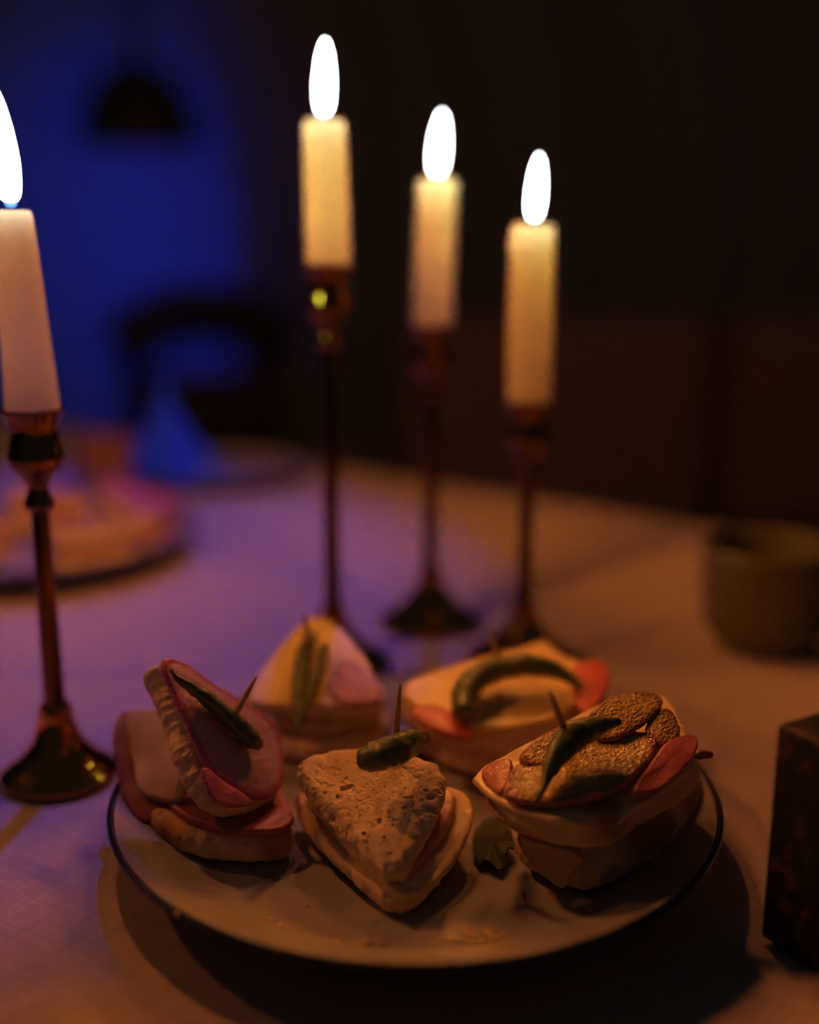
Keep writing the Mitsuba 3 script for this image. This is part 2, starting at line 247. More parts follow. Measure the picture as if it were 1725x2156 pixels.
CA, SA = math.cos(math.radians(34)), math.sin(math.radians(34))
def weave(p, n, uv):
    u, v = p.x * CA - p.y * SA, p.x * SA + p.y * CA
    slub = fbm(u * 2600, v * 60, 0, octaves=2) * 0.5 + fbm(u * 60, v * 2600, 5, octaves=2) * 0.5
    return mix((0.29, 0.235, 0.225), (0.37, 0.305, 0.29), smoothstep(0.3, 0.7, slub))
mat('linen', proc(weave), rough=0.85, spec=0.12)

def box_print(p, n, uv):
    """black paper with scattered dark red petals and a few green stems"""
    u, v = p.x - p.y * 0.6, p.z + p.x * 0.5 + p.y * 0.6
    d, d2, r = mikit.voronoi((u + fbm(u * 260, v * 260, 2) * 0.006) * 170, (v + fbm(u * 260, v * 260, 7) * 0.006) * 170)
    petal = smoothstep(0.42, 0.34, d) * dr.select(r > 0.55, 1.0, 0.0)
    c = mix((0.012, 0.012, 0.012), (0.075, 0.016, 0.020), petal * (0.35 + 0.65 * fbm(u * 500, v * 500, 0)))
    stem = smoothstep(0.03, 0.0, dr.abs(fbm(u * 90 + 3, v * 90, 4) - 0.5)) * (1 - petal) * smoothstep(0.5, 0.6, fbm(u * 40, v * 40, 9))
    return mix(c, (0.03, 0.032, 0.016), stem)
mat('floral_paper', proc(box_print), rough=0.45, spec=0.3)

# ------------------------------------------------------------------ room
FLOOR = -0.75
add('floor', box(-3.5, 3.5, -2.5, 3.6, FLOOR - .05, FLOOR), 'floor_wood'); tag('floor', 'dark wooden floor of the dim room', kind='structure')
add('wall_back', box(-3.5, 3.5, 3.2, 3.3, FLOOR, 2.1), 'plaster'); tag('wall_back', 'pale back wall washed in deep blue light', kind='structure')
add('wall_left', box(-3.6, -3.5, -2.5, 3.3, FLOOR, 2.1), 'plaster'); tag('wall_left', 'plain wall left of the table', kind='structure')

# dark curtain, gathered back at its left hem
def curtain():
    nx, nz = 260, 60
    xs, zs = np.linspace(0, 1, nx), np.linspace(0, 1, nz)
    X0 = np.interp(zs, [0, .24, .33, .42, .55, .8, 1], [-.42, -.40, -.385, -.42, -.56, -.75, -.85])
    front = []
    for side in (0, 1):
        for i, z in enumerate(zs):
            x = X0[i] + (3.45 - X0[i]) * xs
            y = 2.75 + .025 * np.sin(xs * 150 + .6 * math.sin(z * 5)) + .02 * np.sin(xs * 61 + z * 3) + (.012 if side else 0)
            front += [[a, b, FLOOR + .01 + z * 2.80] for a, b in zip(x, y)]
    v = np.array(front); f = []
    for s in (0, 1):
        o = s * nx * nz
        for i in range(nz - 1):
            for j in range(nx - 1):
                a = o + i * nx + j; q = [a, a + 1, a + nx + 1, a + nx]
                if s: q = q[::-1]
                f += [[q[0], q[1], q[2]], [q[0], q[2], q[3]]]
    N = nx * nz
    for i in range(nz - 1):
        for j, flip in ((0, 0), (nx - 1, 1)):
            a, b = i * nx + j, (i + 1) * nx + j; q = [a, b, b + N, a + N]
            if flip: q = q[::-1]
            f += [[q[0], q[1], q[2]], [q[0], q[2], q[3]]]
    for j in range(nx - 1):
        for i, flip in ((0, 1), (nz - 1, 0)):
            a, b = i * nx + j, i * nx + j + 1; q = [a, b, b + N, a + N]
            if flip: q = q[::-1]
            f += [[q[0], q[1], q[2]], [q[0], q[2], q[3]]]
    return trimesh.Trimesh(v, np.array(f), process=False)
add('curtain', curtain(), 'velvet', smooth=True); tag('curtain', 'heavy black curtain hanging beside the blue-lit wall', 'curtain')

# ------------------------------------------------------------------ sofa, chair, pendant far behind
for i, (a, b) in enumerate(((-.02, .52), (.54, 1.08), (1.10, 1.64))):
    add(num('sofa__back_cushion', i), box(a, b, 1.98, 2.16, -.33, .045, .05), 'red_fabric', smooth=30)
    add(num('sofa__seat_cushion', i), box(a, b, 1.5, 1.97, -.47, -.335, .04), 'shadow_fabric', smooth=30)
add('sofa__frame', cat(box(-.02, 1.64, 2.17, 2.28, -.70, .03, .03), box(-.02, 1.64, 1.5, 2.16, -.66, -.475, .03)), 'red_fabric', smooth=30)
for i, a in enumerate((-.175, 1.645)):
    add(num('sofa__arm', i), box(a, a + .15, 1.48, 2.28, -.70, -.2, .05), 'red_fabric', smooth=30)
for i, (a, b) in enumerate(((-.1, 1.55), (1.72, 1.55), (-.1, 2.2), (1.72, 2.2))):
    m = trimesh.creation.cylinder(.02, .055, sections=16); m.apply_translation([a, b, FLOOR + .0275]); add(num('sofa__leg', i), m, 'dark_wood')
tag('sofa', 'dark red upholstered sofa in the shadows behind the table', 'sofa')

def chair(cx, cy):
    s = .15
    for i, (dx, dy) in enumerate(((-s, -s), (s, -s))):
        add(num('dining_chair__leg', i), box(cx + dx - .018, cx + dx + .018, cy + dy - .018, cy + dy + .018, FLOOR, -.31, .006), 'dark_wood', smooth=30)
    add('dining_chair__seat', box(cx - .18, cx + .18, cy - .18, cy + .21, -.309, -.27, .015), 'dark_wood', smooth=30)
    for i, dx in enumerate((-s, s)):
        add(num('dining_chair__back_post', i), box(cx + dx - .022, cx + dx + .022, cy + .17, cy + .21, FLOOR, -.02, .01), 'dark_wood', smooth=30)
    p = curve([(cx - .165, cy + .19, -.06), (cx - .10, cy + .205, -.015), (cx, cy + .21, .005), (cx + .10, cy + .205, -.015), (cx + .165, cy + .19, -.06)], 24)
    add('dining_chair__top_rail', tube(p, np.full(24, .062)), 'dark_wood', smooth=True)
    add('dining_chair__back_rail', box(cx - .129, cx + .129, cy + .175, cy + .205, -.30, -.125, .012), 'dark_wood', smooth=30)
    tag('dining_chair', 'dark wooden chair with an open back silhouetted against the blue wall', 'chair')
chair(-.445, 2.38)

add('pendant_lamp__shade', lathe([(0, .10), (.03, .098), (.07, .082), (.105, .050), (.124, .010), (.130, -.04), (.126, -.04), (.119, .010), (.10, .046), (.066, .076), (.03, .090), (0, .092)], 48), 'lamp_metal')
add('pendant_lamp__cord', tube(np.array([[0, 0, z] for z in np.linspace(.09, 1.68, 12)]), np.full(12, .012), 10), 'lamp_metal', smooth=True)
for k in ('pendant_lamp__shade', 'pendant_lamp__cord'): scene[k]['to_world'] = T().translate([-.475, 2.2, .365]).scale([.78, .78, 1.0])
tag('pendant_lamp', 'dark unlit pendant lamp hanging before the blue wall', 'lamp')

# blue lamps (can lights on the ceiling, out of frame)
def can_lamp(i, pos, target, power, r, R2, depth, label):
    k = num('can_light', i)
    pos, target = np.array(pos, float), np.array(target, float)
    tw = T().look_at(origin=pos.tolist(), target=target.tolist(), up=[0, .3, 1])
    body = lathe([(0, -.012), (R2, -.012), (R2, depth), (R2 - .003, depth), (R2 - .003, -.006), (0, -.006)], 40)
    add(k + '__housing', body, 'lamp_metal'); scene[k + '__housing']['to_world'] = tw
    a = np.arange(40) * np.pi / 20
    v = np.vstack([[[0, 0, 0]], np.stack([r * np.cos(a), r * np.sin(a), 0 * a], 1)])
    disk = trimesh.Trimesh(v, [[0, 1 + j, 1 + (j + 1) % 40] for j in range(40)], process=False)
    add(k + '__lens', disk, 'flame_black', smooth=False, to_world=tw, emitter={'type': 'area', 'radiance': rgb(*power)})
    rod = trimesh.creation.cylinder(.012, max(2.1 - pos[2] - R2, .02), sections=16)
    rod.apply_translation([pos[0], pos[1], (2.1 + pos[2] + R2) / 2]); add(k + '__bracket', rod, 'lamp_metal')
    tag(k, label, 'light', 'blue can lights')
can_lamp(0, (.02, 1.5, 1.85), (-.295, .64, 0), BLUE_TABLE, .008, .046, .27, 'black can light throwing blue light down onto the table')
can_lamp(1, (-1.15, 1.35, 1.75), (-.68, 3.2, .04), BLUE_WALL, .045, .05, .28, 'black can light washing the back wall blue')

# ------------------------------------------------------------------ table and cloth
EDGE_P, EDGE_D, EDGE_N = np.array([.03, .924]), np.array([-.81, .587]), np.array([-.587, -.81])
def table_pt(t, s, z):
    q = EDGE_P + EDGE_D * t + EDGE_N * s
    return [q[0], q[1], z]
def local_box(t0, t1, s0, s1, z0, z1, r=.006):
    m = box(t0, t1, s0, s1, z0, z1, r)
    m.vertices = np.array([table_pt(a, b, c) for a, b, c in m.vertices])
    if m.volume < 0: m.invert()
    return m
add('table__top', local_box(-.72, 1.32, .006, .80, -.035, -.004), 'dark_wood', smooth=30)
for i, (a, b) in enumerate(((-.66, .06), (1.26, .06), (-.66, .74), (1.26, .74))):
    add(num('table__leg', i), local_box(a - .03, a + .03, b - .03, b + .03, FLOOR, -.0355), 'dark_wood', smooth=30)
tag('table', 'long wooden table under the white cloth', 'table')

def cloth():
    t0, t1, s0, s1, r, drop = -.724, 1.324, 0.0, .806, .008, .24
    W, Dp = t1 - t0, s1 - s0
    def prof(L, n):     # coordinate along one axis: flat part and both drops
        flat = np.linspace(0, L, n); d = np.linspace(0, drop, 22)[1:]
        return np.concatenate([-d[::-1], flat, L + d])
    A, Bq = prof(W, 420), prof(Dp, 300)
    a, b = np.meshgrid(A, Bq, indexing='ij')
    def fold(c, L):
        out = np.maximum(np.maximum(-c, c - L), 0); inside = np.clip(c, 0, L)
        return out, inside
    oa, ia = fold(a, W); ob, ib = fold(b, Dp)
    o = np.hypot(oa, ob); ang = np.minimum(o / r, np.pi / 2)
    z = -r * (1 - np.cos(ang)) - np.maximum(o - r * np.pi / 2, 0)
    h = r * np.sin(ang)
    fo = np.maximum(o - .02, 0)
    h = h + fo * .16 * (np.sin(a * 21 + np.sin(b * 9)) * .5 + np.sin(b * 26 + a * 5) * .5 + .9) * .8
    sa, sb = np.where(a < 0, -1, 1) * oa / np.maximum(o, 1e-9), np.where(b < 0, -1, 1) * ob / np.maximum(o, 1e-9)
    t = t0 + ia + sa * h; s = s0 + ib + sb * h
    q = EDGE_P[None, None] + EDGE_D * t[..., None] + EDGE_N * s[..., None]
    P = np.concatenate([q, z[..., None]], -1)
    # creases and soft undulation, only upward, so that nothing sinks into the cloth
    P3 = np.concatenate([q, 0 * z[..., None]], -1)
    und = (meshkit.fbm(P3 / .09 + 4, 3, 3) - .5) * .0016
    for (x0, y0, dx, dy, amp, wd) in ((-.17, .255, .9, .35, .0012, .004), (-.3, .60, .93, -.1, .0011, .005), (.22, .70, .8, -.55, .0012, .006), (.0, .80, 1, -.1, .0012, .007), (-.19, .50, .95, .12, .0010, .006), (.24, .42, .9, .15, .0011, .006)):
        l = math.hypot(dx, dy); dist = ((q[..., 0] - x0) * -dy + (q[..., 1] - y0) * dx) / l + .012 * (meshkit.noise(P3 / .12 + x0 * 50, 8) - .5)
        along = ((q[..., 0] - x0) * dx + (q[..., 1] - y0) * dy) / l
        und = und + amp * np.exp(-(dist / wd) ** 2) * np.exp(-(along / .16) ** 2)
    P[..., 2] += np.where(o <= 0, und - .0012, 0)
    n1, n2 = a.shape; idx = np.arange(n1 * n2).reshape(n1, n2)
    f = np.stack([idx[:-1, :-1], idx[1:, :-1], idx[1:, 1:], idx[:-1, 1:]], -1).reshape(-1, 4)
    m = trimesh.Trimesh(P.reshape(-1, 3), np.vstack([f[:, [0, 1, 2]], f[:, [0, 2, 3]]]), process=False)
    if m.face_normals[:, 2].mean() < 0: m.invert()
    return m
add('tablecloth', cloth(), 'linen', smooth=True); tag('tablecloth', 'white linen tablecloth spread over the long table', 'tablecloth')

# ------------------------------------------------------------------ candlesticks with candles
def candlestick(i, x, y, top, base_r, sock, label):
    """brass stick: top = height of the socket's rim, sock = outer radius of the rim"""
    k = num('candlestick', i); s = sock / .0112; b = base_r / .0215
    base = smooth_profile([(.0, .0004), (.019 * b, .0004), (.0210 * b, .0008), (.0215 * b, .0016), (.0212 * b, .0026), (.0185 * b, .0048), (.0140 * b, .0085), (.0098 * b, .0140), (.0074, .0205), (.0063, .0262), (.0058, .0282), (.0044, .0292), (.0, .0292)], 72)
    base[0], base[-1] = (0, .0004), (0, .0292)
    z = top
    stem = [(0, .0285), (.0040, .0285), (.0039, .04), (.0034, z - .060), (.0032, z - .0365), (0, z - .0365)]
    bead = smooth_profile([(0, -.0372), (.0030, -.0372), (.0050, -.0355), (.0054, -.0338), (.0045, -.0315), (.0036, -.0285), (.0042, -.0265), (.0062, -.0235), (.0088, -.0205), (.0096, -.0180), (.0097, -.0160), (.0088, -.0125), (.0083, -.0085), (.0090, -.0045), (.0108, -.0012), (.0114, 0), (.0109, .0007), (.0103, -.0002), (.0088, -.0035), (.0078, -.0065), (.0075, -.010), (.0074, -.0135), (0, -.0135)], 110)
    bead = [(r * s, z + h * (1 if h > -.0165 else 1)) for r, h in bead]; bead[0], bead[-1] = (0, bead[0][1]), (0, bead[-1][1])
    for n, p, bm in (('base', base, 'brass'), ('stem', stem, 'brass_stem_dim'), ('socket', bead, 'brass_socket_dim')):
        add(f'{k}__{n}', lathe(p, 72), bm, smooth=35); scene[f'{k}__{n}']['to_world'] = T().translate([x, y, 0])
    tag(k, label, 'candlestick')

def candle(i, x, y, z0, z1, r0, r1, lean, flame_h, flame_r, flame_dx, label, seed, knob=0):
    """wax body from z0 (in the socket) to z1; lean = shift of the top; flame above it"""
    k = num('taper_candle', i); rng = np.random.default_rng(seed)
    zs = np.concatenate([np.linspace(z0, z0 + .014, 16), np.linspace(z0 + .016, z1 - .003, 34)]); t = (zs - z0) / (z1 - z0)
    rr = r0 + (r1 - r0) * t
    rr = np.minimum(rr, np.interp(zs, [z0, z0 + .006, z0 + .009, z0 + .0118, z0 + .0125], [.0070, .0072, .0080, .0096, .02]))
    prof = [(0, z0)] + [(r, z) for r, z in zip(rr, zs)] + [(r1 * .985, z1 - .0018), (r1 * .93, z1 - .0006), (r1 * .84, z1), (r1 * .72, z1 - .0005), (r1 * .55, z1 - .0013), (r1 * .3, z1 - .0017), (0, z1 - .0018)]
    m = lathe(prof, 64)
    v = m.vertices; a = np.arctan2(v[:, 1], v[:, 0])
    w = np.clip((v[:, 2] - z0) / (z1 - z0), 0, 1)
    q = np.stack([np.cos(a) * 1.2 + seed * 5, np.sin(a) * 1.2, v[:, 2] / .03], 1)
    bump = 1 + .07 * (meshkit.fbm(q, 3, seed) - .5) * sstep(.15, .5, w)
    for _ in range(3):                                     # runs of wax down the side
        a0, h = rng.uniform(-np.pi, np.pi), rng.uniform(.35, .8)
        da = np.abs((a - a0 + np.pi) % (2 * np.pi) - np.pi)
        bump = bump + .05 * np.exp(-(da / .22) ** 2) * sstep(h - .25, h, w)
    if knob:
        da = np.abs((a - knob + np.pi) % (2 * np.pi) - np.pi)
        bump = bump + .17 * np.exp(-(da / .3) ** 2) * np.exp(-((v[:, 2] - z1 + .009) / .0035) ** 2)
    v = v * np.stack([bump, bump, 1 + 0 * bump], 1)
    v[:, 0] += lean[0] * w ** 1.3 + x; v[:, 1] += lean[1] * w ** 1.3 + y
    m.vertices = v
    add(f'{k}__wax', m, 'wax', smooth=True)
    cx, cy = x + lean[0], y + lean[1]
    p = curve([(cx, cy, z1 - .003), (cx + .0002, cy, z1 + .002), (cx + .0006 + flame_dx * .1, cy - .0003, z1 + .0045), (cx + .0015, cy - .0006, z1 + .0065)], 14)
    add(f'{k}__wick', tube(p, np.full(14, .0006), 10), 'wick', smooth=True)
    fz = z1 + .0012
    body = [(0, .0012), (.46, .0014), (.74, .0030), (.92, .0066), (1.0, .0115), (.96, .0165), (.82, .0220), (.60, .0268), (.32, .0304), (.12, .0319), (0, .0324)]
    body = smooth_profile([(r * flame_r, z * flame_h / .0324) for r, z in body], 40); body[0], body[-1] = (0, body[0][1]), (0, body[-1][1])
    root = [(0, -.0004), (.26, -.0002), (.40, .0004), (.42, .0010), (.30, .0011), (0, .0010)]
    root = [(r * flame_r, z * flame_h / .0324) for r, z in root]
    for n, pr, L in (('flame', body, FLAME), ('flame_root', root, FLAME_ROOT)):
        m = lathe(pr, 24); vv = m.vertices
        vv[:, 0] += cx + flame_dx * (vv[:, 2] / flame_h) ** 1.2 if False else cx + flame_dx * np.clip(vv[:, 2] / flame_h, 0, 1) ** 1.2
        vv[:, 1] += cy; vv[:, 2] += fz
        m.vertices = vv
        add(f'{k}__{n}', m, 'flame_black', smooth=True, emitter={'type': 'area', 'radiance': rgb(*L)})
    tag(f'{k}__flame', 'bright yellow-white candle flame'); tag(f'{k}__flame_root', 'blue foot of the flame')
    tag(k, label, 'candle')

candlestick(0, -.1330, .4170, .1402, .0220, .0112, 'brass candlestick at the left, nearest the camera, its whole round foot beside the plate')
candlestick(1, -.0358, .5310, .1851, .0265, .0112, 'tallest brass candlestick, behind the sandwich with the upright point')
candlestick(2, .0108, .5920, .1535, .0265, .0112, 'brass candlestick in the middle of the three behind the plate, farthest back')
candlestick(3, .0542, .5372, .1245, .0265, .0112, 'shortest brass candlestick, rightmost of the three behind the plate')
candle(0, -.1326, .4170, .1284, .2085, .0100, .0066, (-.0022, 0), .040, .0046, -.0030, 'white taper candle cut by the left edge of the picture, leaning left', 1)
candle(1, -.0354, .5310, .1733, .2462, .0101, .0094, (-.0008, 0), .0305, .0038, .0010, 'ivory candle in the tallest candlestick, its flame the highest', 2, knob=2.6)
candle(2, .0112, .5920, .1417, .2238, .0100, .0098, (.0022, 0), .0290, .0039, .0022, 'ivory candle in the middle, with a flame leaning right', 3)
candle(3, .0541, .5372, .1127, .2032, .0102, .0094, (.0004, 0), .0275, .0033, .0016, 'ivory candle rightmost of the three, set in the shortest candlestick', 4, knob=3.2)

candlestick(4, -.3300, .4500, .1660, .0265, .0112, 'added brass candlestick on the far left of the table, out of the picture')  # added unseen candle, brightens the left side of the cloth
candle(4, -.3300, .4500, .1542, .2350, .0101, .0092, (.0010, 0), .0270, .0032, .0012, 'added ivory candle lighting the cloth from the far left of the table, out of the picture', 6)

# ------------------------------------------------------------------ plates
def plate(i, x, y, R, rim, label, group=None):
    k = num('plate', i); f = R / .1013; h = rim
    bot = [(0, .0012), (.050 * f, .0012), (.0515 * f, .0002), (.0545 * f, .0002), (.0560 * f, .0016)]
    up_ = curve([(.0565 * f, .0018), (.072 * f, .0040), (.086 * f, h * .50), (.096 * f, h * .80), (.1004 * f, h - .0012)], 20)
    rim_ = [(.1012 * f, h - .0006), (.1013 * f, h), (.1008 * f, h + .0006), (.1000 * f, h + .0005)]
    top = curve([(.0992 * f, h), (.095 * f, h * .87), (.086 * f, h * .60 + .0006), (.076 * f, .0064), (.0705 * f, .0049), (.066 * f, .0047), (.050 * f, .0046), (.02 * f, .0046)], 40)
    prof = bot + [tuple(q) for q in up_] + rim_ + [tuple(q) for q in top] + [(0, .0046)]
    add(k + '__body', lathe(prof, 160), 'glazed_white', smooth=40)
    band = [(.1006 * f, h - .0017), (.1017 * f, h - .0008), (.1019 * f, h + .0002), (.1012 * f, h + .0011), (.1003 * f, h + .0011), (.0995 * f, h + .0004), (.0999 * f, h), (.1006 * f, h - .0017)]
    n = 160; a = np.arange(n) * 2 * np.pi / n; m = len(band) - 1
    v = np.array([[r * math.cos(t), r * math.sin(t), z] for r, z in band[:-1] for t in a])
    fc = []
    for p in range(m):
        for j in range(n):
            A, B = p * n, ((p + 1) % m) * n; j2 = (j + 1) % n
            fc += [[A + j, A + j2, B + j2], [A + j, B + j2, B + j]]
    bm = trimesh.Trimesh(v, fc, process=False)
    if bm.volume < 0: bm.invert()
    add(k + '__rim_band', bm, 'navy_glaze', smooth=True)
    tag(k + '__rim_band', 'dark blue line around the rim')
    for q in ('__body', '__rim_band'): scene[k + q]['to_world'] = T().translate([x, y, 0.0003])
    tag(k, label, 'plate', group)
plate(0, .0019, .3712, .1013, .0180, 'white plate with a dark blue rim in the foreground, holding five sandwiches')
plate(1, -.2330, .7150, .1000, .0170, 'blurred plate of food at the left edge behind the near candlestick')
plate(2, -.1480, .9420, .0680, .0100, 'small blurred plate at the far end of the table')

# ------------------------------------------------------------------ food
BREAD_A, BREAD_B, CRUST = (.74, .58, .39), (.64, .46, .28), (.38, .21, .10)
def bread(key, ring, t, seed, pores=1.0, n=300, nr=70, crust=.35, up=None, crown=.0006, rag=.0010):
    m, w = slab(ring, t, n, nr, crown=crown, up=up, rag=rag, seed=seed, round_it=1, wave=.0005)
    v = m.vertices.copy()
    g = meshkit.fbm(v / .0022 + seed, 3, seed) - .5
    big = meshkit.noise(v / .0030 + 11 + seed, seed + 1); sml = meshkit.noise(v / .00125 + 5, seed + 2)
    patch = sstep(.42, .62, meshkit.fbm(v / .014 + 3 * seed, 2, seed + 4))
    pit = sstep(.69, .84, big) * .0013 * (.30 + .70 * patch) + sstep(.62, .80, sml) * .0006 * (.30 + .70 * patch)
    fuzz = (meshkit.noise(v / .0006, seed + 8) - .5) * .00024
    displace(m, g * .0004 - pit * pores + fuzz)
    tone = np.clip(meshkit.fbm(v / .011 + seed * 2, 3, seed + 6), 0, 1)
    col = lerp(BREAD_A, BREAD_B, sstep(.3, .7, tone))
    cw = crust * sstep(.5, .7, meshkit.fbm(v / .02 + 8 + seed, 2, seed + 9)) + crust * .25 * w
    col = col * (1 - cw[:, None]) + np.array(CRUST)[None] * cw[:, None]
    add(key, m, 'bread', smooth=True, color=col)

def soft(key, ring, t, seed, a, b, bsdf, grain=.00010, size=.0009, wave=.0007, n=220, nr=60, rim=None, up=None, rag=.0006, crown=.0004, round_it=2):
    """cheese, ham and cured slices: thin, wavy, fine-grained surface; rim = colour of the outer edge"""
    m, w = slab(ring, t, n, nr, crown=crown, up=up, rag=rag, seed=seed, wave=wave, round_it=round_it)
    v = m.vertices.copy()
    g = meshkit.fbm(v / size + seed, 2, seed) - .5
    displace(m, g * grain * 2)
    tone = sstep(.25, .75, meshkit.fbm(v / .006 + seed, 3, seed + 3))
    col = lerp(a, b, tone)
    if rim is not None:
        rho = np.concatenate([[0]] + [[k / nr] * n for k in range(1, nr)] + [[1.0]] * (len(v) - 1 - (nr - 1) * n))
        e = np.maximum(sstep(.88, .98, rho + .05 * (meshkit.noise(v / .003, seed) - .5)), w)
        col = col * (1 - e[:, None]) + np.array(rim)[None] * e[:, None]
    add(key, m, bsdf, smooth=True, color=col)

CH_A, CH_B = (.66, .49, .24), (.60, .42, .18)
HAM_A, HAM_B = (.36, .10, .085), (.28, .065, .06)
GOLD_A, GOLD_B, GOLD_RIM = (.40, .25, .065), (.29, .16, .04), (.22, .07, .028)
PALE_A, PALE_B, PALE_RIM = (.42, .25, .28), (.36, .19, .22), (.32, .07, .13)
R_ = RINGS
# front wedge
k = 'sandwich'
bread(k + '__bread_slice', R_['front_bottom'], .0088, 21, n=420, nr=60, rag=.0009)
soft(k + '__ham_slice', R_['front_ham'], .0035, 22, (.50, .27, .15), (.42, .20, .11), 'ham', wave=.0009)
soft(k + '__cheese_slice', R_['front_cheese'], .0026, 23, CH_A, CH_B, 'cheese', wave=.0010, grain=.00014, size=.0012)
bread(k + '__bread_slice_001', R_['front_top'], .0095, 24, n=520, nr=130, pores=1.25, rag=.0008)
tag(k, 'triangular bread sandwich pointing at the camera, front and centre of the plate', 'sandwich')
# right stack
k = 'sandwich_001'
bread(k + '__bread_slice', R_['right_bottom'], .0165, 31, pores=.8, crust=.9)
bread(k + '__bread_slice_001', R_['right_top'], .0115, 32, pores=.8, crust=.9)
soft(k + '__cheese_slice', R_['right_cheese'], .0022, 33, CH_A, CH_B, 'cheese', wave=.0006, round_it=1, grain=.00013, size=.0011, n=300, nr=80)
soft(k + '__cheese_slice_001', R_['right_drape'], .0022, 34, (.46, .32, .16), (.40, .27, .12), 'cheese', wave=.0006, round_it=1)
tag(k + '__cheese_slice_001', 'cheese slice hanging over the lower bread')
for j, (rn, sd) in enumerate((('right_mid_round', 35), ('right_round', 36), ('right_back_round', 37), ('right_far_round', 38))):
    soft(num(k + '__cured_slice', j), R_[rn], .0022, sd, GOLD_A, GOLD_B, 'cured_meat', rim=GOLD_RIM, grain=.00031, size=.00072, wave=.0006, n=560, nr=160, round_it=3)
soft(k + '__ham_slice', R_['right_ham'], .0028, 39, HAM_A, HAM_B, 'ham', wave=.0005, round_it=2, n=260)
soft(k + '__ham_slice_001', R_['right_ham_left'], .0026, 40, HAM_A, HAM_B, 'ham', wave=.0005, round_it=2)
soft(k + '__ham_slice_002', R_['right_scrap'], .0018, 41, HAM_A, HAM_B, 'ham', wave=.0003, round_it=2, n=80, nr=12)
tag(k, 'tall sandwich at the right of the plate topped with glistening golden slices', 'sandwich')
# left, tilted
k = 'sandwich_002'
bread(k + '__bread_slice', R_['left_bottom'], .0105, 51, pores=.7, crust=.9)
soft(k + '__ham_slice', R_['left_mid'], .0030, 52, HAM_A, HAM_B, 'ham', wave=.0012)
soft(k + '__ham_slice_001', R_['left_salami'], .0030, 53, (.22, .055, .06), (.17, .04, .048), 'ham', wave=.0008, up=(-.25, -.62, .74))
tag(k + '__ham_slice_001', 'dark red cured slice folded down at the left')
soft(k + '__cheese_slice', R_['left_cheese'], .0032, 54, (.40, .27, .15), (.33, .21, .11), 'cheese', wave=.0012, up=(-.25, -.62, .74))  # darker copy of the cheese, weak light on this side put into its colour
bread(k + '__bread_slice_001', R_['left_top'], .0125, 55, pores=1.1, n=360, nr=60, up=(.72, -.35, .60), rag=.0016)
soft(k + '__ham_slice_002', R_['left_ham'], .0024, 56, PALE_A, PALE_B, 'cured_meat', rim=PALE_RIM, wave=.0010, grain=.00016, size=.0012, n=300, nr=90, up=(.72, -.35, .60))
soft(k + '__ham_slice_003', R_['left_flap'], .0018, 57, (.36, .10, .17), (.32, .08, .15), 'cured_meat', rim=PALE_RIM, wave=.0006, up=(.72, -.35, .60))
tag(k + '__ham_slice_003', 'magenta flap of ham at the lower edge')
tag(k, 'sandwich at the left of the plate with its top slice tipped steeply to the right', 'sandwich')
# back left, pointed
k = 'sandwich_003'
bread(k + '__bread_slice', R_['back_bottom'], .0105, 61, pores=.6, n=200, nr=40)
bread(k + '__bread_slice_001', R_['back_mid'], .0050, 62, pores=.6, n=200, nr=40)
bread(k + '__bread_slice_002', R_['back_top'], .0070, 63, pores=.6, n=200, nr=40, up=(-.05, -.45, .88))
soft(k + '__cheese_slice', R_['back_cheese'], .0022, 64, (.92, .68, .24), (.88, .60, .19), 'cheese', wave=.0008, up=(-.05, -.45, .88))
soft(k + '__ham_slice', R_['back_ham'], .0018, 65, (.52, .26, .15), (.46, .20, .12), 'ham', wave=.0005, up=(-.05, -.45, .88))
tag(k, 'sandwich at the back left of the plate rising to a point, lit yellow', 'sandwich')
# back right
k = 'sandwich_004'
bread(k + '__bread_slice', R_['far_bottom'], .0105, 71, pores=.6, n=200, nr=40)
bread(k + '__bread_slice_001', R_['far_top'], .0120, 72, pores=.6, n=200, nr=40)
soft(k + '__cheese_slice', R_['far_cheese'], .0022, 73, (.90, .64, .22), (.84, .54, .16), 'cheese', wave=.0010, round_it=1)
soft(k + '__ham_slice', R_['far_ham_left'], .0024, 74, (.55, .10, .09), (.46, .08, .07), 'ham', wave=.0005)
soft(k + '__ham_slice_001', R_['far_ham'], .0026, 75, (.50, .09, .08), (.42, .07, .06), 'ham', wave=.0005)
tag(k, 'long sandwich at the back right of the plate with red ham at both ends', 'sandwich')

def pepper(i, pts, radii, label, seed, second=None, stem=None):
    k = num('green_pepper', i)
    def body(pts, radii, sd):
        n = 60; p = curve(pts, n); r = np.maximum(curve(np.array(radii)[:, None] * [1, 1, 1], n)[:, 0], .0003)
        m = tube(p, r, 28, .30, sd)
        v = m.vertices
        m.vertices = v + normals(m) * ((meshkit.fbm(v / .0022 + sd, 3, sd) - .5) * .0008)[:, None]
        return m
    m = body(pts, radii, seed)
    if second is not None: m = cat(m, body(second[0], second[1], seed + 1))
    tone = sstep(.3, .7, meshkit.fbm(m.vertices / .005 + seed, 3, seed))
    add(k + '__flesh' if stem is not None else k, m, 'pepper_skin', smooth=True, color=lerp((.040, .058, .012), (.085, .085, .016), tone))
    if stem is not None:
        add(k + '__stem', tube(curve(stem, 16), np.linspace(.0009, .0007, 16), 10), 'pepper_skin', smooth=True, color=np.full((16 * 10 + 2, 3), (.05, .05, .018)))
    tag(k, label, 'pepper')
mm = .001
pepper(0, R_['pepper_front'], np.array([3.2, 4.6, 4.8, 4.2, 2.2]) * mm, 'short plump green pepper pinned on the front triangular sandwich', 3)
pepper(1, R_['pepper_right'], np.array([.9, 1.6, 3.0, 4.4, 4.2, 2.8, 1.0]) * mm, 'green pepper arched over the golden slices of the right sandwich', 5)
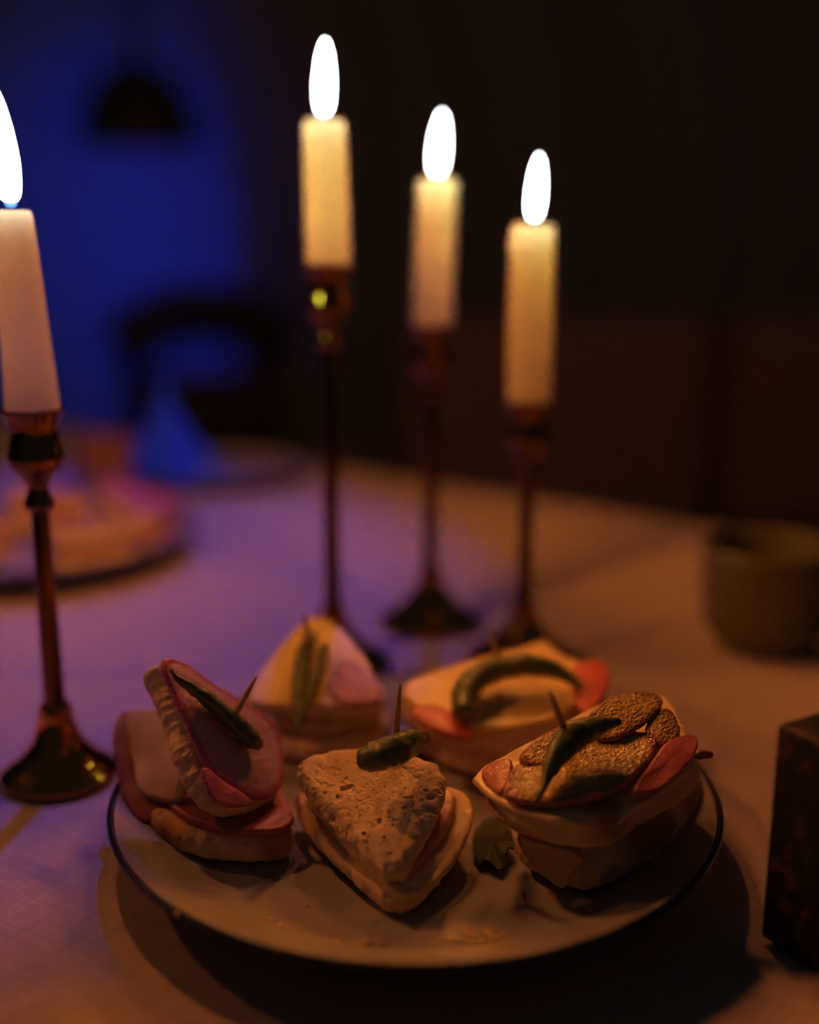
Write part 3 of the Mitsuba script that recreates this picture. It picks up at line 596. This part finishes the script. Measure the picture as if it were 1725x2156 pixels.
pepper(2, R_['pepper_left'], np.array([.6, 1.0, 1.9, 2.7, 3.2, 3.1, 1.8]) * mm, 'slim green pepper lying down the tipped slice of the left sandwich', 7)
pepper(3, R_['pepper_back'], np.array([2.6, 3.1, 2.9, 2.2, .9]) * mm, 'green pepper folded double on the pointed yellow sandwich at the back', 9,
       second=(R_['pepper_back_b'], np.array([1.6, 2.0, 1.9, 1.5, .8]) * mm))
pepper(4, R_['pepper_far'], np.array([3.4, 4.6, 4.8, 4.3, 4.0, 3.4, 2.2, 1.1]) * mm, 'long curved green pepper bridging the sandwich at the back right', 11)

def pick(i, tip, foot, label):
    tip, foot = np.array(tip), np.array(foot)
    n = 24; p = tip + (foot - tip) * np.linspace(0, 1, n)[:, None]
    r = np.interp(np.linspace(0, 1, n), [0, .12, .4, 1], [.00025, .0006, .00105, .00110])
    add(num('toothpick', i), tube(p, r, 14), 'pick_wood', smooth=True)
    tag(num('toothpick', i), label, 'toothpick')
pick(0, *R_['pick_front'], 'wooden toothpick standing upright in the front triangular sandwich')
pick(1, *R_['pick_right'], 'wooden toothpick leaning left out of the right sandwich')
pick(2, *R_['pick_left'], 'wooden toothpick slanting right out of the left sandwich')
pick(3, *R_['pick_back'], 'blurred toothpick at the tip of the pointed yellow sandwich')
pick(4, *R_['pick_far'], 'blurred toothpick in the long sandwich at the back right')

# lettuce scrap, crumbs and oil drops on the plate
m, w = slab([(.0200, .3600, .0068), (.0270, .3680, .0100), (.0330, .3580, .0120), (.0350, .3480, .0080), (.0310, .3440, .0105), (.0290, .3350, .0064), (.0245, .3420, .0085), (.0215, .3400, .0062)], .0008, 160, 24, wave=.0018, seed=4, rag=.0012, round_it=1)
add('lettuce_scrap', m, 'leaf', smooth=True); tag('lettuce_scrap', 'scrap of green lettuce on the plate between the front and right sandwiches', 'lettuce')
rng = np.random.default_rng(12)
for i, (x, y, z, s) in enumerate(((-.0415, .3122, .0049, .0011), (-.0360, .3062, .0050, .0009), (-.0206, .2999, .0056, .0008), (-.0303, .3198, .0049, .0006), (-.0101, .3122, .0049, .0006), (-.0643, .2946, .0182, .0009), (-.0532, .2871, .0176, .0006), (.0256, .3038, .0049, .0006))):
    m = trimesh.creation.icosphere(2, 1.0); m.vertices = m.vertices * (1 + .7 * (meshkit.noise(m.vertices * 1.6 + 10 * i, i)[:, None] - .5)) * np.array([1.2, .9, .7]) * s
    m.apply_translation([x, y, z + s * .55]); add(num('bread_crumb', i), m, 'crumb_bread', smooth=False)
    tag(num('bread_crumb', i), 'tiny bread crumb on the front of the white plate', 'crumb', 'crumbs on the plate')
j = 0
for cx, cy, n, sp in ((-.0124, .3000, 8, .0030), (.0185, .3035, 16, .0065), (-.0375, .3085, 4, .0016)):
    for _ in range(n):
        a, d = rng.uniform(0, 2 * np.pi), sp * math.sqrt(rng.uniform()); s = rng.uniform(.0006, .0014)
        x, y = cx + 1.4 * d * math.cos(a), cy + .6 * d * math.sin(a)
        r = math.hypot(x - .0019, y - .3712); z = .0049 + max(0, (r - .068)) * .20
        m = lathe([(0, 0), (.8, 0), (1, .08), (.95, .2), (.7, .36), (.35, .45), (0, .48)], 16); m.vertices = m.vertices * s
        m.apply_translation([x, y, z]); add(num('oil_drop', j), m, 'oil', smooth=True)
        tag(num('oil_drop', j), 'small shiny drop of oil on the front of the white plate', 'drop', 'oil drops on the plate'); j += 1

# sandwiches on the far plate
def far_sandwich(i, x, y, rot, tilt, label, s=1.0, red=False):
    k = num('sandwich', i)
    tri = np.array([(-.028, -.022), (0, -.026), (.028, -.022), (.018, .004), (.002, .030), (-.016, .004)]) * s
    cr, sr = math.cos(rot), math.sin(rot)
    def ring(z, g=1.0, dx=0):
        out = []
        for a, b in tri * g:
            zz = z + .012 + tilt * b
            out.append((x + cr * (a + dx) - sr * b, y + sr * (a + dx) + cr * b, zz))
        return out
    bread(k + '__bread_slice', ring(.005), .0105, 100 + i, n=120, nr=24, crust=.8)
    soft(k + '__ham_slice', ring(.0085, 1.05), .0030, 110 + i, HAM_A, HAM_B, 'ham', n=100, nr=20)
    bread(k + '__bread_slice_001', ring(.0195), .0105, 120 + i, n=120, nr=24, crust=.8)
    soft(k + '__cheese_slice', ring(.0215, 1.04, .002), .0020, 130 + i, *(((.36, .12, .13), (.30, .09, .10)) if red else ((.42, .22, .06), (.34, .16, .04))), 'cheese', n=100, nr=20)
    tag(k, label, 'sandwich')
far_sandwich(5, -.190, .676, .5, -.15, 'blurred orange-lit sandwich at the front of the far left plate')
far_sandwich(6, -.258, .690, -.6, -.2, 'blurred sandwich at the left edge of the picture on the far left plate')
far_sandwich(7, -.176, .742, 1.3, .35, 'blurred pinkish sandwich tipped up at the right rim of the far left plate', red=True)
far_sandwich(8, -.236, .752, 2.4, .2, 'blurred sandwich at the back of the far left plate')

# folded napkin standing on the far small plate
def napkin():
    n, mz = 96, 40; v = []; f = []
    for s in (0, 1):
        for i in range(mz):
            h = i / (mz - 1); r = .034 * (1 - h) ** 1.5 + .0035 - s * .0012
            for j in range(n):
                a = 2 * np.pi * j / n
                q = r * (1 + .20 * (1 - h) * math.sin(5 * a + .8) + .08 * (1 - h) * math.sin(9 * a))
                v.append([q * math.cos(a), q * math.sin(a), .070 * h])
    N = n * mz
    for s in (0, 1):
        for i in range(mz - 1):
            for j in range(n):
                a, b = s * N + i * n + j, s * N + i * n + (j + 1) % n
                q = [a, b, b + n, a + n]
                if s: q = q[::-1]
                f += [[q[0], q[1], q[2]], [q[0], q[2], q[3]]]
    for i, fl in ((0, 1), (mz - 1, 0)):
        for j in range(n):
            a, b = i * n + j, i * n + (j + 1) % n; q = [a, b, b + N, a + N]
            if fl: q = q[::-1]
            f += [[q[0], q[1], q[2]], [q[0], q[2], q[3]]]
    return trimesh.Trimesh(np.array(v), np.array(f), process=False)
add('napkin', napkin(), 'napkin_paper', smooth=True, to_world=T().translate([-.1965, .9480, .0053])); tag('napkin', 'blue paper napkin folded to a cone at the far end of the table', 'napkin')

# cups
def cup(i, x, y, R, H, bsdf, label, handle=None):
    k = num('cup', i); t = .0035
    out = curve([(0, .0006), (R * .55, .0006), (R * .74, .0030), (R * .88, H * .18), (R * .965, H * .45), (R * .99, H * .75), (R, H - .0015)], 40)
    inn = curve([(R - t, H - .0010), (R * .99 - t, H * .75), (R * .96 - t, H * .45), (R * .86 - t, H * .2 + .002), (R * .6, .0065), (0, .0060)], 36)
    prof = [tuple(q) for q in np.maximum(out, 0)] + [(R - t * .35, H), (R - t * .7, H)] + [tuple(q) for q in np.maximum(inn, 0)]
    prof[0], prof[-1] = (0, prof[0][1]), (0, prof[-1][1])
    body = k + '__body' if handle is not None else k
    add(body, lathe(prof, 96), bsdf, smooth=40, to_world=T().translate([x, y, 0]))
    if handle is not None:
        ca, sa = math.cos(handle), math.sin(handle)
        p = curve([(R * .95, H * .80), (R * 1.30, H * .84), (R * 1.52, H * .62), (R * 1.42, H * .36), (R * 1.05, H * .22), (R * .86, H * .20)], 30)
        add(k + '__handle', tube(np.array([(x + a * ca, y + a * sa, z) for a, z in p]), np.full(30, .0042), 16), bsdf, smooth=True)
    tag(k, label, 'cup')
cup(0, .1760, .5600, .0330, .0520, 'olive_glaze', 'olive-brown stoneware cup standing at the right edge of the table', handle=-.9)
cup(1, -.2330, .8950, .0230, .0430, 'brown_glaze', 'small brown cup behind the far left plate')

# dark floral box at the right edge
def gift_box():
    c = np.array([.1032, .3112]); d1 = np.array([.58, -.815]); d2 = np.array([.86, .51])
    d1, d2 = d1 / np.linalg.norm(d1), d2 / np.linalg.norm(d2)
    m = box(0, .085, 0, .085, .0004, .0682, .0012)
    v = m.vertices.copy()
    m.vertices = np.column_stack([c[0] + v[:, 0] * d1[0] + v[:, 1] * d2[0], c[1] + v[:, 0] * d1[1] + v[:, 1] * d2[1], v[:, 2]])
    if m.volume < 0: m.invert()
    return m
add('gift_box', gift_box(), 'floral_paper', smooth=30); tag('gift_box', 'black box printed with dark red flowers at the right edge of the picture', 'box')
